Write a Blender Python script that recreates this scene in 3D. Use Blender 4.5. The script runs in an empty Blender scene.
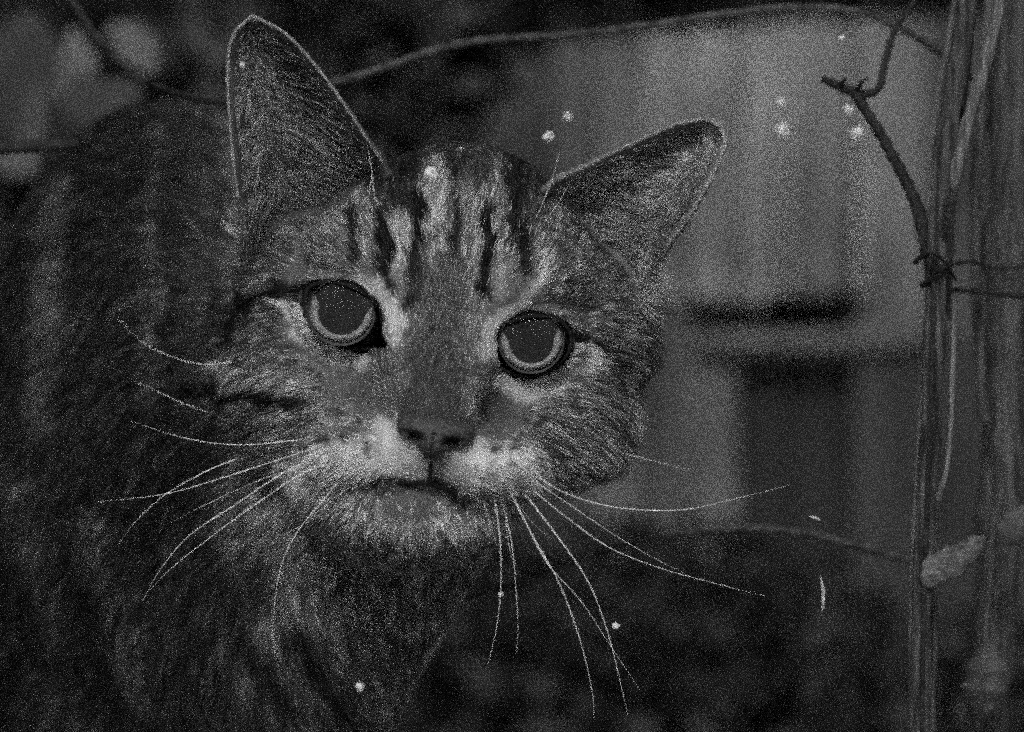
import bpy, bmesh, math, random
import numpy as np
from mathutils import Vector, kdtree
for _c in (bpy.data.objects, bpy.data.meshes):
    for _o in list(_c): _c.remove(_o)
random.seed(5); RNG = np.random.default_rng(11)
SC = bpy.context.scene; COL = SC.collection
Z0 = 0.26            # height of the optical axis above the ground (m)
D = 71.11            # camera to subject plane (cm)

# ------------------------------------------------------------------ camera
cd = bpy.data.cameras.new('camera'); cam = bpy.data.objects.new('camera', cd); COL.objects.link(cam)
cam.location = (0, -D/100, Z0); cam.rotation_euler = (math.radians(90), 0, 0)
cd.lens = 100; cd.sensor_width = 36; cd.clip_start = 0.02; cd.clip_end = 400
cd.dof.use_dof = True; cd.dof.focus_distance = (D-1.2)/100; cd.dof.aperture_fstop = 6.3; cd.dof.aperture_blades = 7
SC.camera = cam
# ------------------------------------------------------------------ world (black and white picture: grey sky)
W = bpy.data.worlds.new('World'); SC.world = W; W.use_nodes = True
nt = W.node_tree; nt.nodes.clear()
sky = nt.nodes.new('ShaderNodeTexSky'); sky.sky_type = 'NISHITA'; sky.sun_disc = False
SUN_EL, SUN_AZ = 34, 188       # azimuth clockwise from +Y
sky.sun_elevation = math.radians(SUN_EL); sky.sun_rotation = math.radians(SUN_AZ)
sky.air_density = 2.0; sky.dust_density = 5.0
bw = nt.nodes.new('ShaderNodeRGBToBW'); bg = nt.nodes.new('ShaderNodeBackground'); wo = nt.nodes.new('ShaderNodeOutputWorld')
nt.links.new(sky.outputs[0], bw.inputs[0]); nt.links.new(bw.outputs[0], bg.inputs[0]); nt.links.new(bg.outputs[0], wo.inputs[0])
bg.inputs[1].default_value = 0.05
sl = bpy.data.lights.new('sun', 'SUN'); sl.energy = 0.8; sl.angle = math.radians(14); sl.color = (1, 1, 1)
sun = bpy.data.objects.new('sun', sl); COL.objects.link(sun)
_a, _e = math.radians(SUN_AZ), math.radians(SUN_EL)
sd = Vector((math.sin(_a)*math.cos(_e), math.cos(_a)*math.cos(_e), math.sin(_e)))
sun.rotation_euler = sd.to_track_quat('Z', 'Y').to_euler(); sun.location = (0, 0, 6)
vs = SC.view_settings; vs.view_transform = 'Standard'; vs.look = 'None'; vs.gamma = 1; vs.use_curve_mapping = False
vs.exposure = 0.65
# grainy high-ISO look: few samples, no denoiser
cy = SC.cycles
cy.use_denoising = False; cy.use_adaptive_sampling = False
cy.use_sample_subset = True; cy.sample_subset_length = 5; cy.sample_offset = 0
cy.light_sampling_threshold = 0.6
cy.sample_clamp_direct = 0.7; cy.max_bounces = 6; cy.diffuse_bounces = 3; cy.glossy_bounces = 3; cy.transmission_bounces = 4; cy.transparent_max_bounces = 8
cy.pixel_filter_type = 'BLACKMAN_HARRIS'; cy.filter_width = 2.0
try:
    SC.cycles_curves.shape = 'RIBBONS'; SC.cycles_curves.subdivisions = 2
except Exception: pass

# ------------------------------------------------------------------ helpers
def P(px, py, y=0.0):
    """point (cm, about the optical axis) seen at that place, y cm behind the subject plane"""
    k = (1 + y/D)/40.0
    return np.array([(px-512)*k, y, (366-py)*k])
def pix(p):
    k = 40.0/(1+p[:, 1]/D)
    return np.stack([512+p[:, 0]*k, 366-p[:, 2]*k], 1)
def to_m(a):
    a = np.asarray(a, float)/100.0
    a = a.copy(); a[..., 2] += Z0
    return a
def mesh_np(name, v, f, m=None, parent=None, smooth=True):
    me = bpy.data.meshes.new(name); me.from_pydata([tuple(x) for x in v], [], [tuple(x) for x in f]); me.update()
    if smooth: me.polygons.foreach_set('use_smooth', [True]*len(me.polygons))
    o = bpy.data.objects.new(name, me); COL.objects.link(o)
    if m: me.materials.append(m)
    put(o, parent); return o
def put(o, parent):
    if parent is not None:
        o.parent = parent
        if parent.type == 'EMPTY': o.location = -parent.location
def thing(name, label, cat, loc=(0, 0, 0), group=None):
    o = bpy.data.objects.new(name, None); COL.objects.link(o); o.location = loc; o.empty_display_size = .02
    o['label'] = label; o['category'] = cat
    if group: o['group'] = group
    return o
def tag(o, label, cat, group=None):
    o['label'] = label; o['category'] = cat
    if group: o['group'] = group
    return o
def catmull(pts, n):
    pts = np.asarray(pts, float)
    if len(pts) == 2: return pts[0]+(pts[1]-pts[0])*np.linspace(0, 1, n)[:, None]
    q = np.vstack([2*pts[0]-pts[1], pts, 2*pts[-1]-pts[-2]])
    seg = np.linspace(0, len(pts)-1, n); i = np.minimum(seg.astype(int), len(pts)-2); t = (seg-i)[:, None]
    a, b, c, d = q[i], q[i+1], q[i+2], q[i+3]
    return .5*((2*b)+(-a+c)*t+(2*a-5*b+4*c-d)*t*t+(-a+3*b-3*c+d)*t**3)
def tube(path, rad, sides=10, wob=0.0, flat=1.0, closed=False):
    """verts, faces (cm) of a tube with radius per point; flat squashes along the second axis"""
    path = np.asarray(path, float); n = len(path); rad = np.broadcast_to(np.asarray(rad, float), (n,))
    T = np.gradient(path, axis=0) if not closed else (np.roll(path, -1, 0)-np.roll(path, 1, 0))
    T /= np.linalg.norm(T, axis=1)[:, None]+1e-9
    ref = np.array([0, 1., 0]) if abs(T[:, 1]).mean() < .8 else np.array([1., 0, 0])
    A = np.cross(T, ref); A /= np.linalg.norm(A, axis=1)[:, None]+1e-9; B = np.cross(A, T)
    ang = np.linspace(0, 2*np.pi, sides, endpoint=False)
    w = 1+wob*RNG.normal(size=(n, sides))
    v = path[:, None]+rad[:, None, None]*w[..., None]*(A[:, None]*np.cos(ang)[None, :, None]+flat*B[:, None]*np.sin(ang)[None, :, None])
    v = v.reshape(-1, 3); f = []
    for i in range(n if closed else n-1):
        for j in range(sides):
            k = (j+1) % sides; i2 = (i+1) % n
            f.append((i*sides+j, i*sides+k, i2*sides+k, i2*sides+j))
    if not closed:
        f.append(tuple(range(sides))); f.append(tuple(reversed(range((n-1)*sides, n*sides))))
    return v, f
def merge(parts):
    V = []; F = []; o = 0
    for v, f in parts:
        V.append(v); F += [tuple(i+o for i in q) for q in f]; o += len(v)
    return np.vstack(V), F

# ------------------------------------------------------------------ materials
def mat(name): 
    m = bpy.data.materials.new(name); m.use_nodes = True; m.node_tree.nodes.clear(); return m, m.node_tree
def g(v): return (v, v, v, 1)
def noisy(name, lo, hi, scale=20, rough=.8, stretch=(1, 1, 1), bump=.3, dist=.002, contrast=(.35, .65), spec=.3, detail=6):
    m, t = mat(name); N = t.nodes.new; L = t.links.new
    tc = N('ShaderNodeTexCoord'); mp = N('ShaderNodeMapping'); mp.inputs['Scale'].default_value = stretch
    nz = N('ShaderNodeTexNoise'); nz.inputs['Scale'].default_value = scale; nz.inputs['Detail'].default_value = detail
    cr = N('ShaderNodeValToRGB'); cr.color_ramp.elements[0].position = contrast[0]; cr.color_ramp.elements[1].position = contrast[1]
    cr.color_ramp.elements[0].color = g(lo); cr.color_ramp.elements[1].color = g(hi)
    b = N('ShaderNodeBsdfPrincipled'); b.inputs['Roughness'].default_value = rough; b.inputs['Specular IOR Level'].default_value = spec
    bp = N('ShaderNodeBump'); bp.inputs['Strength'].default_value = bump; bp.inputs['Distance'].default_value = dist
    o = N('ShaderNodeOutputMaterial')
    L(tc.outputs['Object'], mp.inputs[0]); L(mp.outputs[0], nz.inputs['Vector']); L(nz.outputs[0], cr.inputs[0])
    L(cr.outputs[0], b.inputs['Base Color']); L(nz.outputs[0], bp.inputs['Height']); L(bp.outputs[0], b.inputs['Normal'])
    L(b.outputs[0], o.inputs[0]); return m
M_bark = noisy('dark_bark', .008, .03, 300, bump=.6, dist=.0005)
M_barkpale = noisy('pale_bark', .025, .08, 260, bump=.6, dist=.0005)
M_reed = noisy('reed', .012, .10, 120, .7, stretch=(5, 5, .5), bump=.7, dist=.0012)
M_reedpale = noisy('reed_pale', .05, .17, 120, .7, stretch=(5, 5, .5), bump=.7, dist=.0012)
M_leafpale = noisy('leaf_pale', .02, .11, 22, .6, bump=.2)
M_leafdark = noisy('leaf_dark', .015, .04, 40, .6, bump=.2)
M_soil = noisy('soil', .10, .26, 12, .95, bump=.6, dist=.01)  # ground lies out of view; tone raised to bounce fill light upward
M_snow = noisy('snow', .7, .85, 200, .5, bump=.3, dist=.0003)
M_straw = noisy('straw', .4, .7, 200, .5)
def attr_mat(name, attr, mult=1.0, rough=.7):
    m, t = mat(name); N = t.nodes.new; L = t.links.new
    a = N('ShaderNodeAttribute'); a.attribute_name = attr
    mx = N('ShaderNodeVectorMath'); mx.operation = 'SCALE'; mx.inputs[3].default_value = mult
    b = N('ShaderNodeBsdfPrincipled'); b.inputs['Roughness'].default_value = rough; b.inputs['Specular IOR Level'].default_value = .2
    o = N('ShaderNodeOutputMaterial'); L(a.outputs['Color'], mx.inputs[0]); L(mx.outputs[0], b.inputs['Base Color']); L(b.outputs[0], o.inputs[0]); return m
M_skin = attr_mat('cat_skin', 'coat', .5)
def hair_mat():
    m, t = mat('cat_hair'); N = t.nodes.new; L = t.links.new
    a = N('ShaderNodeAttribute'); a.attribute_name = 'coat'
    df = N('ShaderNodeBsdfDiffuse'); hr = N('ShaderNodeBsdfHair'); hr.component = 'Reflection'; hr.inputs['RoughnessU'].default_value = .3; hr.inputs['RoughnessV'].default_value = .6
    ht = N('ShaderNodeBsdfHair'); ht.component = 'Transmission'; ht.inputs['RoughnessU'].default_value = .4; ht.inputs['RoughnessV'].default_value = .9
    m1 = N('ShaderNodeMixShader'); m1.inputs[0].default_value = .25; m2 = N('ShaderNodeMixShader'); m2.inputs[0].default_value = .15
    o = N('ShaderNodeOutputMaterial')
    for q_ in (df, hr, ht): L(a.outputs['Color'], q_.inputs['Color'])
    L(df.outputs[0], m1.inputs[1]); L(hr.outputs[0], m1.inputs[2]); L(m1.outputs[0], m2.inputs[1]); L(ht.outputs[0], m2.inputs[2]); L(m2.outputs[0], o.inputs[0]); return m
M_hair = hair_mat()
def plain(name, v, rough=.4, spec=.5, coat=0):
    return noisy(name, v*.8, v*1.2, 150, rough, bump=.25, dist=.0003, spec=spec)
M_lid = plain('eyelid_skin', .012, .75, .15)
M_mouth = plain('mouth_skin', .01, .9, .1)
M_whisk = plain('whisker_hair', .85, .3)

# ------------------------------------------------------------------ cat: coat pattern (albedo over the face, in subject coordinates)
def pl_dist(q, pts):
    """distance to a polyline and the parameter along it"""
    pts = np.asarray(pts, float); best = np.full(len(q), 1e9); tt = np.zeros(len(q)); n = len(pts)-1
    if n == 0: return np.linalg.norm(q-pts[0], axis=1), tt
    for i in range(n):
        a, b = pts[i], pts[i+1]; d = b-a; t = np.clip(((q-a)@d)/(d@d+1e-9), 0, 1)
        r = np.linalg.norm(q-(a+t[:, None]*d), axis=1); m = r < best; best[m] = r[m]; tt[m] = (i+t[m])/n
    return best, tt
def sm(x): x = np.clip(x, 0, 1); return x*x*(3-2*x)
def vnoise(q, s, seed=0):
    """cheap smooth value noise 2D"""
    r = np.random.default_rng(seed); T = r.random((64, 64)); x = q/s; i = np.floor(x).astype(int); f = sm(x-i)
    a = T[i[:, 0] % 64, i[:, 1] % 64]; b = T[(i[:, 0]+1) % 64, i[:, 1] % 64]; c = T[i[:, 0] % 64, (i[:, 1]+1) % 64]; d = T[(i[:, 0]+1) % 64, (i[:, 1]+1) % 64]
    return (a*(1-f[:, 0])+b*f[:, 0])*(1-f[:, 1])+(c*(1-f[:, 0])+d*f[:, 0])*f[:, 1]
# (polyline, half width, softness, value, opacity)
STROKES = [
 # large areas first
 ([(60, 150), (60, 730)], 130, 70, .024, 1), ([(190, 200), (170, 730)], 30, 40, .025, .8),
 ([(330, 640), (300, 732)], 60, 50, .05, .8), ([(250, 560), (330, 700)], 12, 18, .03, .7), ([(190, 560), (230, 720)], 12, 20, .03, .7),
 ([(330, 590), (370, 700)], 20, 25, .10, .7), ([(388, 640)], 10, 14, .2, .8),
 ([(60, 190), (40, 420)], 14, 22, .12, .7), ([(110, 190), (90, 500)], 12, 18, .025, .7), ([(160, 130), (150, 400)], 8, 16, .11, .6),
 ([(20, 480), (60, 640)], 14, 30, .1, .6), ([(90, 520), (140, 700)], 14, 30, .09, .6),
 ([(200, 180), (200, 400)], 16, 26, .07, .7),
 ([(270, 240), (250, 420)], 20, 40, .17, .7),
 ([(620, 250), (640, 400)], 24, 40, .2, .8), ([(550, 490), (600, 460), (645, 420)], 24, 20, .34, .85),  # right jaw stroke lightens the coat to offset the shade there
 # cheeks
 ([(215, 368), (245, 373), (290, 385)], 8, 10, .36, .9), ([(180, 392), (230, 395), (300, 402)], 7, 8, .015, 1), ([(215, 430), (270, 424)], 5, 9, .03, .9),
 ([(200, 418), (260, 412)], 4, 8, .06, .6), ([(215, 345), (255, 350)], 5, 12, .2, .5),
 ([(306, 291), (285, 291), (262, 293), (245, 304), (233, 322), (226, 345)], 8, 11, .012, 1),
 ([(264, 325), (280, 340)], 5, 9, .07, .6), ([(250, 350), (300, 365)], 6, 12, .1, .4),
 ([(568, 336), (592, 342), (608, 353), (617, 368), (619, 395), (616, 408)], 5, 11, .02, .95),
 ([(600, 390), (560, 400)], 4, 8, .1, .5), ([(640, 340), (650, 420)], 8, 20, .06, .7), ([(630, 330), (642, 350)], 5, 12, .2, .5),
 ([(570, 430), (620, 440)], 12, 16, .12, .5), ([(540, 420), (580, 400)], 10, 16, .22, .4),
 # forehead
 ([(380, 175), (400, 130), (470, 128), (520, 140), (535, 190)], 24, 18, .03, .95), ([(440, 165), (500, 165)], 22, 20, .07, .7), ([(405, 130), (403, 200)], 17, 12, .025, .95), ([(470, 135), (470, 160)], 30, 20, .05, .7),
 ([(517, 140), (515, 185), (512, 224)], 9, 8, .02, .95), ([(350, 212), (354, 256)], 7, 7, .015, 1),
 ([(384, 215), (384, 250), (386, 284)], 8, 7, .01, 1), ([(363, 228), (364, 272)], 5, 6, .3, .9),
 ([(404, 212), (401, 240), (398, 272)], 6, 6, .42, .95), ([(421, 200), (418, 250), (412, 300)], 8, 6, .01, 1),
 ([(434, 165), (436, 200), (434, 262)], 8, 7, .42, .95), ([(455, 165), (462, 230)], 4, 5, .04, .7), ([(450, 245), (452, 270)], 5, 7, .06, .7),
 ([(478, 205), (477, 275)], 6, 6, .4, .9), ([(497, 166), (497, 198)], 5, 6, .26, .8),
 ([(459, 205), (456, 250)], 5, 6, .02, .95), ([(490, 212), (489, 250), (487, 292)], 7, 6, .01, 1), ([(502, 228), (503, 260), (501, 290)], 5, 5, .42, .95),
 ([(519, 222), (524, 272)], 8, 7, .02, 1), ([(541, 240), (540, 272), (530, 290)], 6, 8, .34, .8), ([(565, 250), (556, 285)], 4, 7, .09, .6),
 ([(330, 215), (300, 250)], 4, 8, .06, .5), ([(300, 205), (270, 245)], 4, 8, .08, .4), ([(590, 240), (620, 270)], 5, 9, .1, .4),
 ([(545, 195), (530, 225)], 6, 9, .07, .7),
 ([(322, 205), (300, 235), (285, 250)], 3, 5, .05, .7), ([(298, 222), (270, 262)], 3, 5, .05, .7), ([(262, 225), (238, 262)], 3, 6, .05, .6), ([(575, 225), (600, 240), (630, 275)], 3, 5, .06, .7), ([(590, 265), (622, 300)], 3, 5, .06, .6), ([(572, 292), (612, 316)], 3, 5, .07, .6), ([(250, 345), (300, 352)], 3, 6, .07, .6), ([(560, 405), (600, 415)], 3, 6, .07, .6),
 # nose bridge and tear lines
 ([(440, 285), (437, 330), (436, 370)], 28, 18, .085, .85), ([(436, 360), (436, 400)], 24, 18, .08, .8),
 ([(434, 400), (434, 432)], 32, 12, .07, .85),
 ([(376, 352), (388, 366), (396, 388), (402, 420)], 5, 12, .06, .7), ([(498, 368), (494, 388), (486, 404), (474, 430)], 5, 12, .06, .7),
 # pale spectacles
 ([(356, 280), (374, 288), (388, 302), (395, 320), (395, 340)], 8, 6, .8, .95),
 ([(290, 308), (302, 328), (318, 346), (338, 360), (356, 362)], 9, 7, .9, .98), ([(350, 355), (358, 352)], 6, 4, .6, .8),
 ([(548, 262), (540, 284), (522, 304), (504, 316), (494, 332), (489, 352)], 6, 6, .65, .9), ([(504, 312), (490, 333), (487, 355)], 7, 5, .8, .95),
 ([(506, 382), (522, 391), (546, 386), (572, 374), (594, 362)], 9, 7, .9, .98), ([(578, 356), (594, 362)], 11, 8, .75, .9),
 # muzzle
 ([(300, 475), (330, 463), (375, 456), (415, 466)], 20, 18, .85, .95), ([(330, 424), (352, 420), (375, 430)], 4, 6, .45, .7),
 ([(385, 428), (402, 442), (420, 458)], 11, 10, .95, .98), ([(455, 458), (480, 454), (525, 462)], 15, 12, .95, .98), ([(450, 470), (500, 485), (535, 490)], 12, 12, .65, .85),
 ([(430, 465), (430, 484)], 2.5, 7, .1, .9),
 ([(326, 437)], 3.5, 4, .03, .9), ([(346, 437)], 4, 4, .03, .9), ([(366, 444)], 4, 4, .04, .9), ([(342, 416)], 5, 4, .02, 1), ([(361, 422)], 5, 4, .03, .95),
 ([(498, 446)], 4.5, 5, .04, .9), ([(514, 447)], 4.5, 5, .06, .85), ([(489, 465)], 4, 5, .06, .85), ([(510, 465)], 4.5, 5, .05, .85), ([(530, 472)], 3.5, 4, .1, .7),
 # chin and throat; throat fur paled to offset the shade under the chin
 ([(330, 505), (380, 524), (420, 538), (465, 530), (490, 515)], 16, 30, .52, .95), ([(300, 510), (330, 530)], 14, 20, .2, .7),
 ([(395, 512), (420, 512)], 8, 9, .14, .7), ([(360, 492), (375, 496)], 5, 7, .5, .6), ([(440, 505), (452, 512)], 4, 6, .45, .6),
 ([(300, 560), (400, 568), (470, 555)], 14, 30, .22, .8), ([(240, 590), (255, 720)], 16, 26, .028, .8), ([(340, 600), (375, 690)], 24, 26, .16, .75), ([(262, 560), (282, 620), (330, 690), (352, 735)], 7, 12, .018, .9), ([(318, 590), (340, 640), (372, 690)], 3, 8, .05, .7), ([(212, 540), (232, 620), (288, 715)], 8, 14, .02, .8), ([(280, 600), (400, 610), (480, 590)], 16, 26, .20, .8), ([(362, 487), (385, 484), (410, 483), (432, 485), (450, 492), (464, 504)], 3.5, 4, .02, .95),
]
EARL_IN = [(250, 185), (236, 150), (234, 90), (240, 45), (256, 30), (285, 50), (330, 105), (372, 160)]
def coat(q, rnd=True):
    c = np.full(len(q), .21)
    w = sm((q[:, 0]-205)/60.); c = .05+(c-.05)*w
    wob = np.stack([vnoise(q, 14, 1), vnoise(q, 14, 2)], 1)*10-5 + (np.stack([vnoise(q, 5, 3), vnoise(q, 5, 4)], 1)*5-2.5)
    qq = q+wob
    for pts, hw, soft, val, op in STROKES:
        d, _ = pl_dist(qq if hw > 2.6 else q+wob*.3, pts); a = op*(1-sm((d-hw)/soft+.5)); c = c*(1-a)+val*a
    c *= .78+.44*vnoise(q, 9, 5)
    return c
def coat_ear(q, which):
    if which == 0:
        c = np.full(len(q), .11)
        for pts, hw, soft, val, op in [([(285, 50), (345, 130), (370, 165)], 14, 20, .03, .9), ([(250, 30), (240, 60)], 12, 14, .06, .7),
                                       ([(262, 80), (275, 120), (290, 150)], 8, 16, .2, .7), ([(250, 150), (252, 175)], 8, 14, .2, .7), ([(262, 180), (275, 185)], 6, 8, .04, .7)]:
            d, _ = pl_dist(q, pts); a = op*(1-sm((d-hw)/soft+.5)); c = c*(1-a)+val*a
    else:
        c = np.full(len(q), .17)
        for pts, hw, soft, val, op in [([(620, 163), (650, 150), (680, 138)], 3, 10, .05, .7), ([(704, 140), (712, 150)], 5, 10, .12, .5),
                                       ([(640, 180), (685, 165)], 8, 12, .26, .6), ([(600, 205), (650, 230)], 10, 16, .2, .6)]:
            d, _ = pl_dist(q, pts); a = op*(1-sm((d-hw)/soft+.5)); c = c*(1-a)+val*a
    return (1.35 if which == 0 else 1.4)*c*(.8+.4*vnoise(q, 7, 9))

# ------------------------------------------------------------------ cat: shape
R9 = math.radians(-9)
# px, py, y, rx, rz, ry, roll
BLOBS = [
 (457, 285, 2.9, 3.55, 3.6, 4.2, -9), (430, 370, 3.2, 4.5, 3.0, 3.9, -9), (335, 300, 3.0, 2.6, 2.1, 2.6, -20), (564, 325, 2.8, 2.15, 2.2, 2.6, 10),
 (325, 405, 2.4, 2.6, 2.2, 2.8, -12), (528, 412, 2.2, 2.5, 2.2, 2.8, -6),
 (368, 457, -1.8, 1.7, 1.0, 1.6, -9), (487, 466, -1.9, 1.5, 1.0, 1.6, -9), (404, 512, -1.15, 2.3, .95, 1.7, -6), (408, 490, 1.2, 2.9, 1.9, 3.2, -6),
 (372, 258, .1, 1.7, 1.0, 1.2, -20), (520, 282, .1, 1.7, 1.0, 1.2, 10), (440, 360, -.1, 1.9, 1.9, 1.5, -9),
]
CAPS = [((440, 300, .3), (435, 424, -2.75), 1.45, .92),
        ((400, 440, 4.5), (270, 640, 8.0), 3.6, 4.0), ((400, 360, 5), (200, 480, 12), 3.8, 6.0),
        ((260, 700, 8), (240, 900, 8), 2.6, 1.5), ((120, 720, 12), (110, 920, 12), 2.8, 1.5), ((260, 860, 7.5), (262, 905, 6.2), 1.4, 1.2),
        ((-220, 700, 26), (-230, 920, 26), 3.2, 1.5), ((-60, 700, 30), (-60, 920, 30), 3.0, 1.5)]
BODY = [(196, 455, 14.5, 6.2, 10.6, 8.0, 6), (-30, 520, 19, 8.6, 9.3, 9.0, 0), (-260, 520, 26, 9, 9.0, 9, 0), (285, 640, 8.2, 2.9, 5.0, 3.2, -18)]
def sdf(p):
    ds = []
    for (a, b, y, rx, rz, ry, roll) in BLOBS+BODY:
        c = P(a, b, y); q = p-c; r = math.radians(roll); cs, sn = math.cos(r), math.sin(r)
        qx = q[:, 0]*cs+q[:, 2]*sn; qz = -q[:, 0]*sn+q[:, 2]*cs
        u = np.stack([qx/rx, q[:, 1]/ry, qz/rz], 1); w = np.stack([qx/rx**2, q[:, 1]/ry**2, qz/rz**2], 1)
        k0 = np.linalg.norm(u, axis=1); k1 = np.linalg.norm(w, axis=1)+1e-9; ds.append(k0*(k0-1)/k1)
    for (a, b, r0, r1) in CAPS:
        A, B = P(*a), P(*b); d = B-A; t = np.clip(((p-A)@d)/(d@d), 0, 1)
        ds.append(np.linalg.norm(p-(A+t[:, None]*d), axis=1)-(r0+(r1-r0)*t))
    s = ds[0]; k = .75
    for d in ds[1:]:
        h = np.maximum(k-abs(s-d), 0)/k; s = np.minimum(s, d)-h*h*k*.25
    return s
def ico(c, r, roll=0, sub=4):
    bm = bmesh.new(); bmesh.ops.create_icosphere(bm, subdivisions=sub, radius=1)
    v = np.array([x.co[:] for x in bm.verts]); f = [tuple(w.index for w in x.verts) for x in bm.faces]; bm.free()
    v = v*np.array([r[0], r[2], r[1]]); a = math.radians(roll); x = v[:, 0]*math.cos(a)-v[:, 2]*math.sin(a); z = v[:, 0]*math.sin(a)+v[:, 2]*math.cos(a)
    return np.stack([x, v[:, 1], z], 1)+c, f
# ears: left edge and right edge from base to tip (px, py), rim depth, cup depth
EARS = [
 dict(L=[(250, 262), (240, 205), (234, 160), (229, 100), (229, 58), (235, 34), (249, 20)], R=[(408, 225), (385, 168), (362, 132), (338, 96), (312, 62), (285, 34), (258, 19)],
      y=[1.2, .6, .6, .8], cup=1.7, tipc=(253, 17)),
 dict(L=[(498, 250), (542, 192), (585, 167), (630, 145), (668, 128), (695, 121), (710, 121)], R=[(640, 305), (662, 255), (688, 217), (706, 187), (719, 160), (724, 142), (720, 128)],
      y=[1.2, .6, .9, 1.3], cup=1.5, tipc=(719, 123)),
]
def ear_grid(e, nt_=44, nw=34):
    L = catmull(e['L'], nt_); R = catmull(e['R'], nt_); yr = catmull(np.array(e['y'])[:, None].repeat(2, 1), nt_)[:, 0]
    G = np.zeros((nt_, nw, 3))
    for i in range(nt_):
        t = i/(nt_-1)
        for j in range(nw):
            w = j/(nw-1); ww = .5-.5*math.cos(math.pi*w)
            q = L[i]*(1-ww)+R[i]*ww
            s = 4*ww*(1-ww); dep = yr[i]+e['cup']*(1-t**2.2)*s**.8
            # the tip is rounded: pull the last rows over
            G[i, j] = P(q[0], q[1], dep)
    return G
def ear_solid(G, th=.2):
    n, m, _ = G.shape
    du = np.gradient(G, axis=0); dv = np.gradient(G, axis=1); N = np.cross(du, dv); N /= np.linalg.norm(N, axis=2)[..., None]+1e-9
    N[N[..., 1] < 0] *= -1      # away from the camera
    tap = np.ones((n, m)); w = np.linspace(-1, 1, m); tap *= (1-abs(w)**6*.35)[None]
    base = (1+1.2*(1-np.linspace(0, 1, n))**2)[:, None]
    A = G-N*th*.5*tap[..., None]; B = G+N*(th*.5*tap*base)[..., None]
    v = np.vstack([A.reshape(-1, 3), B.reshape(-1, 3)]); f = []; o = n*m
    for i in range(n-1):
        for j in range(m-1):
            a, b, c, d = i*m+j, i*m+j+1, (i+1)*m+j+1, (i+1)*m+j; f.append((a, b, c, d)); f.append((o+d, o+c, o+b, o+a))
    for i in range(n-1):
        for j in (0, m-1):
            a, b = i*m+j, (i+1)*m+j; f.append((a, b, o+b, o+a) if j == 0 else (b, a, o+a, o+b))
    for j in range(m-1):
        for i in (0, n-1):
            a, b = i*m+j, i*m+j+1; f.append((b, a, o+a, o+b) if i == 0 else (a, b, o+b, o+a))
    return v, f
EG = [ear_grid(e) for e in EARS]
parts = []
for (a, b, y, rx, rz, ry, roll) in BLOBS+BODY: parts.append(ico(P(a, b, y), (rx, rz, ry), roll))
for (a, b, r0, r1) in CAPS:
    A, B = P(*a), P(*b); n = 14; path = A+(B-A)*np.linspace(0, 1, n)[:, None]; parts.append(tube(path, np.linspace(r0, r1, n), 24)); parts.append(ico(A, (r0,)*3, 0, 3)); parts.append(ico(B, (r1,)*3, 0, 3))
for G in EG: parts.append(ear_solid(G))
Vb, Fb = merge(parts)
tmp = mesh_np('tmp', Vb, Fb); bpy.context.view_layer.update()
# outward normals for every closed piece
bm = bmesh.new(); bm.from_mesh(tmp.data); bmesh.ops.recalc_face_normals(bm, faces=bm.faces); bm.to_mesh(tmp.data); bm.free()
rm = tmp.modifiers.new('r', 'REMESH'); rm.mode = 'VOXEL'; rm.voxel_size = .11; rm.use_smooth_shade = True
dg = bpy.context.evaluated_depsgraph_get(); ev = tmp.evaluated_get(dg); me = bpy.data.meshes.new_from_object(ev)
bpy.data.objects.remove(tmp)
nv = len(me.vertices); V = np.zeros(nv*3); me.vertices.foreach_get('co', V); V = V.reshape(-1, 3)
EV = [G.reshape(-1, 3) for G in EG]
dear = np.full(nv, 9.); which = np.zeros(nv, int)
for k, e in enumerate(EV):
    kd = kdtree.KDTree(len(e)); [kd.insert(Vector(x), i) for i, x in enumerate(e)]; kd.balance()
    lo, hi = e.min(0)-1, e.max(0)+1; idx = np.where(((V > lo) & (V < hi)).all(1))[0]
    for i in idx:
        d = kd.find(Vector(V[i]))[2]
        if d < dear[i]: dear[i] = d; which[i] = k
for it in range(6):
    f0 = sdf(V); e = 1e-3; gr = np.stack([(sdf(V+np.eye(3)[k]*e)-f0)/e for k in range(3)], 1)
    if it == 0:
        wsd = f0.copy(); ew = sm((.5-dear)/.25)*sm((wsd-.02)/.25+.2)
    st = -(f0/(np.maximum((gr**2).sum(1), .2)))[:, None]*gr; ln = np.linalg.norm(st, axis=1)[:, None]+1e-9; st *= np.minimum(ln, .25)/ln
    V += st*(1-ew)[:, None]
# smooth the seams a little
ed = np.zeros(len(me.edges)*2, int); me.edges.foreach_get('vertices', ed); ed = ed.reshape(-1, 2)
deg = np.bincount(ed.ravel(), minlength=nv)[:, None]
def lap(V, w):
    S = np.zeros_like(V); np.add.at(S, ed[:, 0], V[ed[:, 1]]); np.add.at(S, ed[:, 1], V[ed[:, 0]]); return V+(S/np.maximum(deg, 1)-V)*w
band = (sm((.9-dear)/.4)*(1-.75*(ew > .6)))[:, None]
for _ in range(5): V = lap(V, .5*band+.08*(ew < .1)[:, None])
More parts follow.
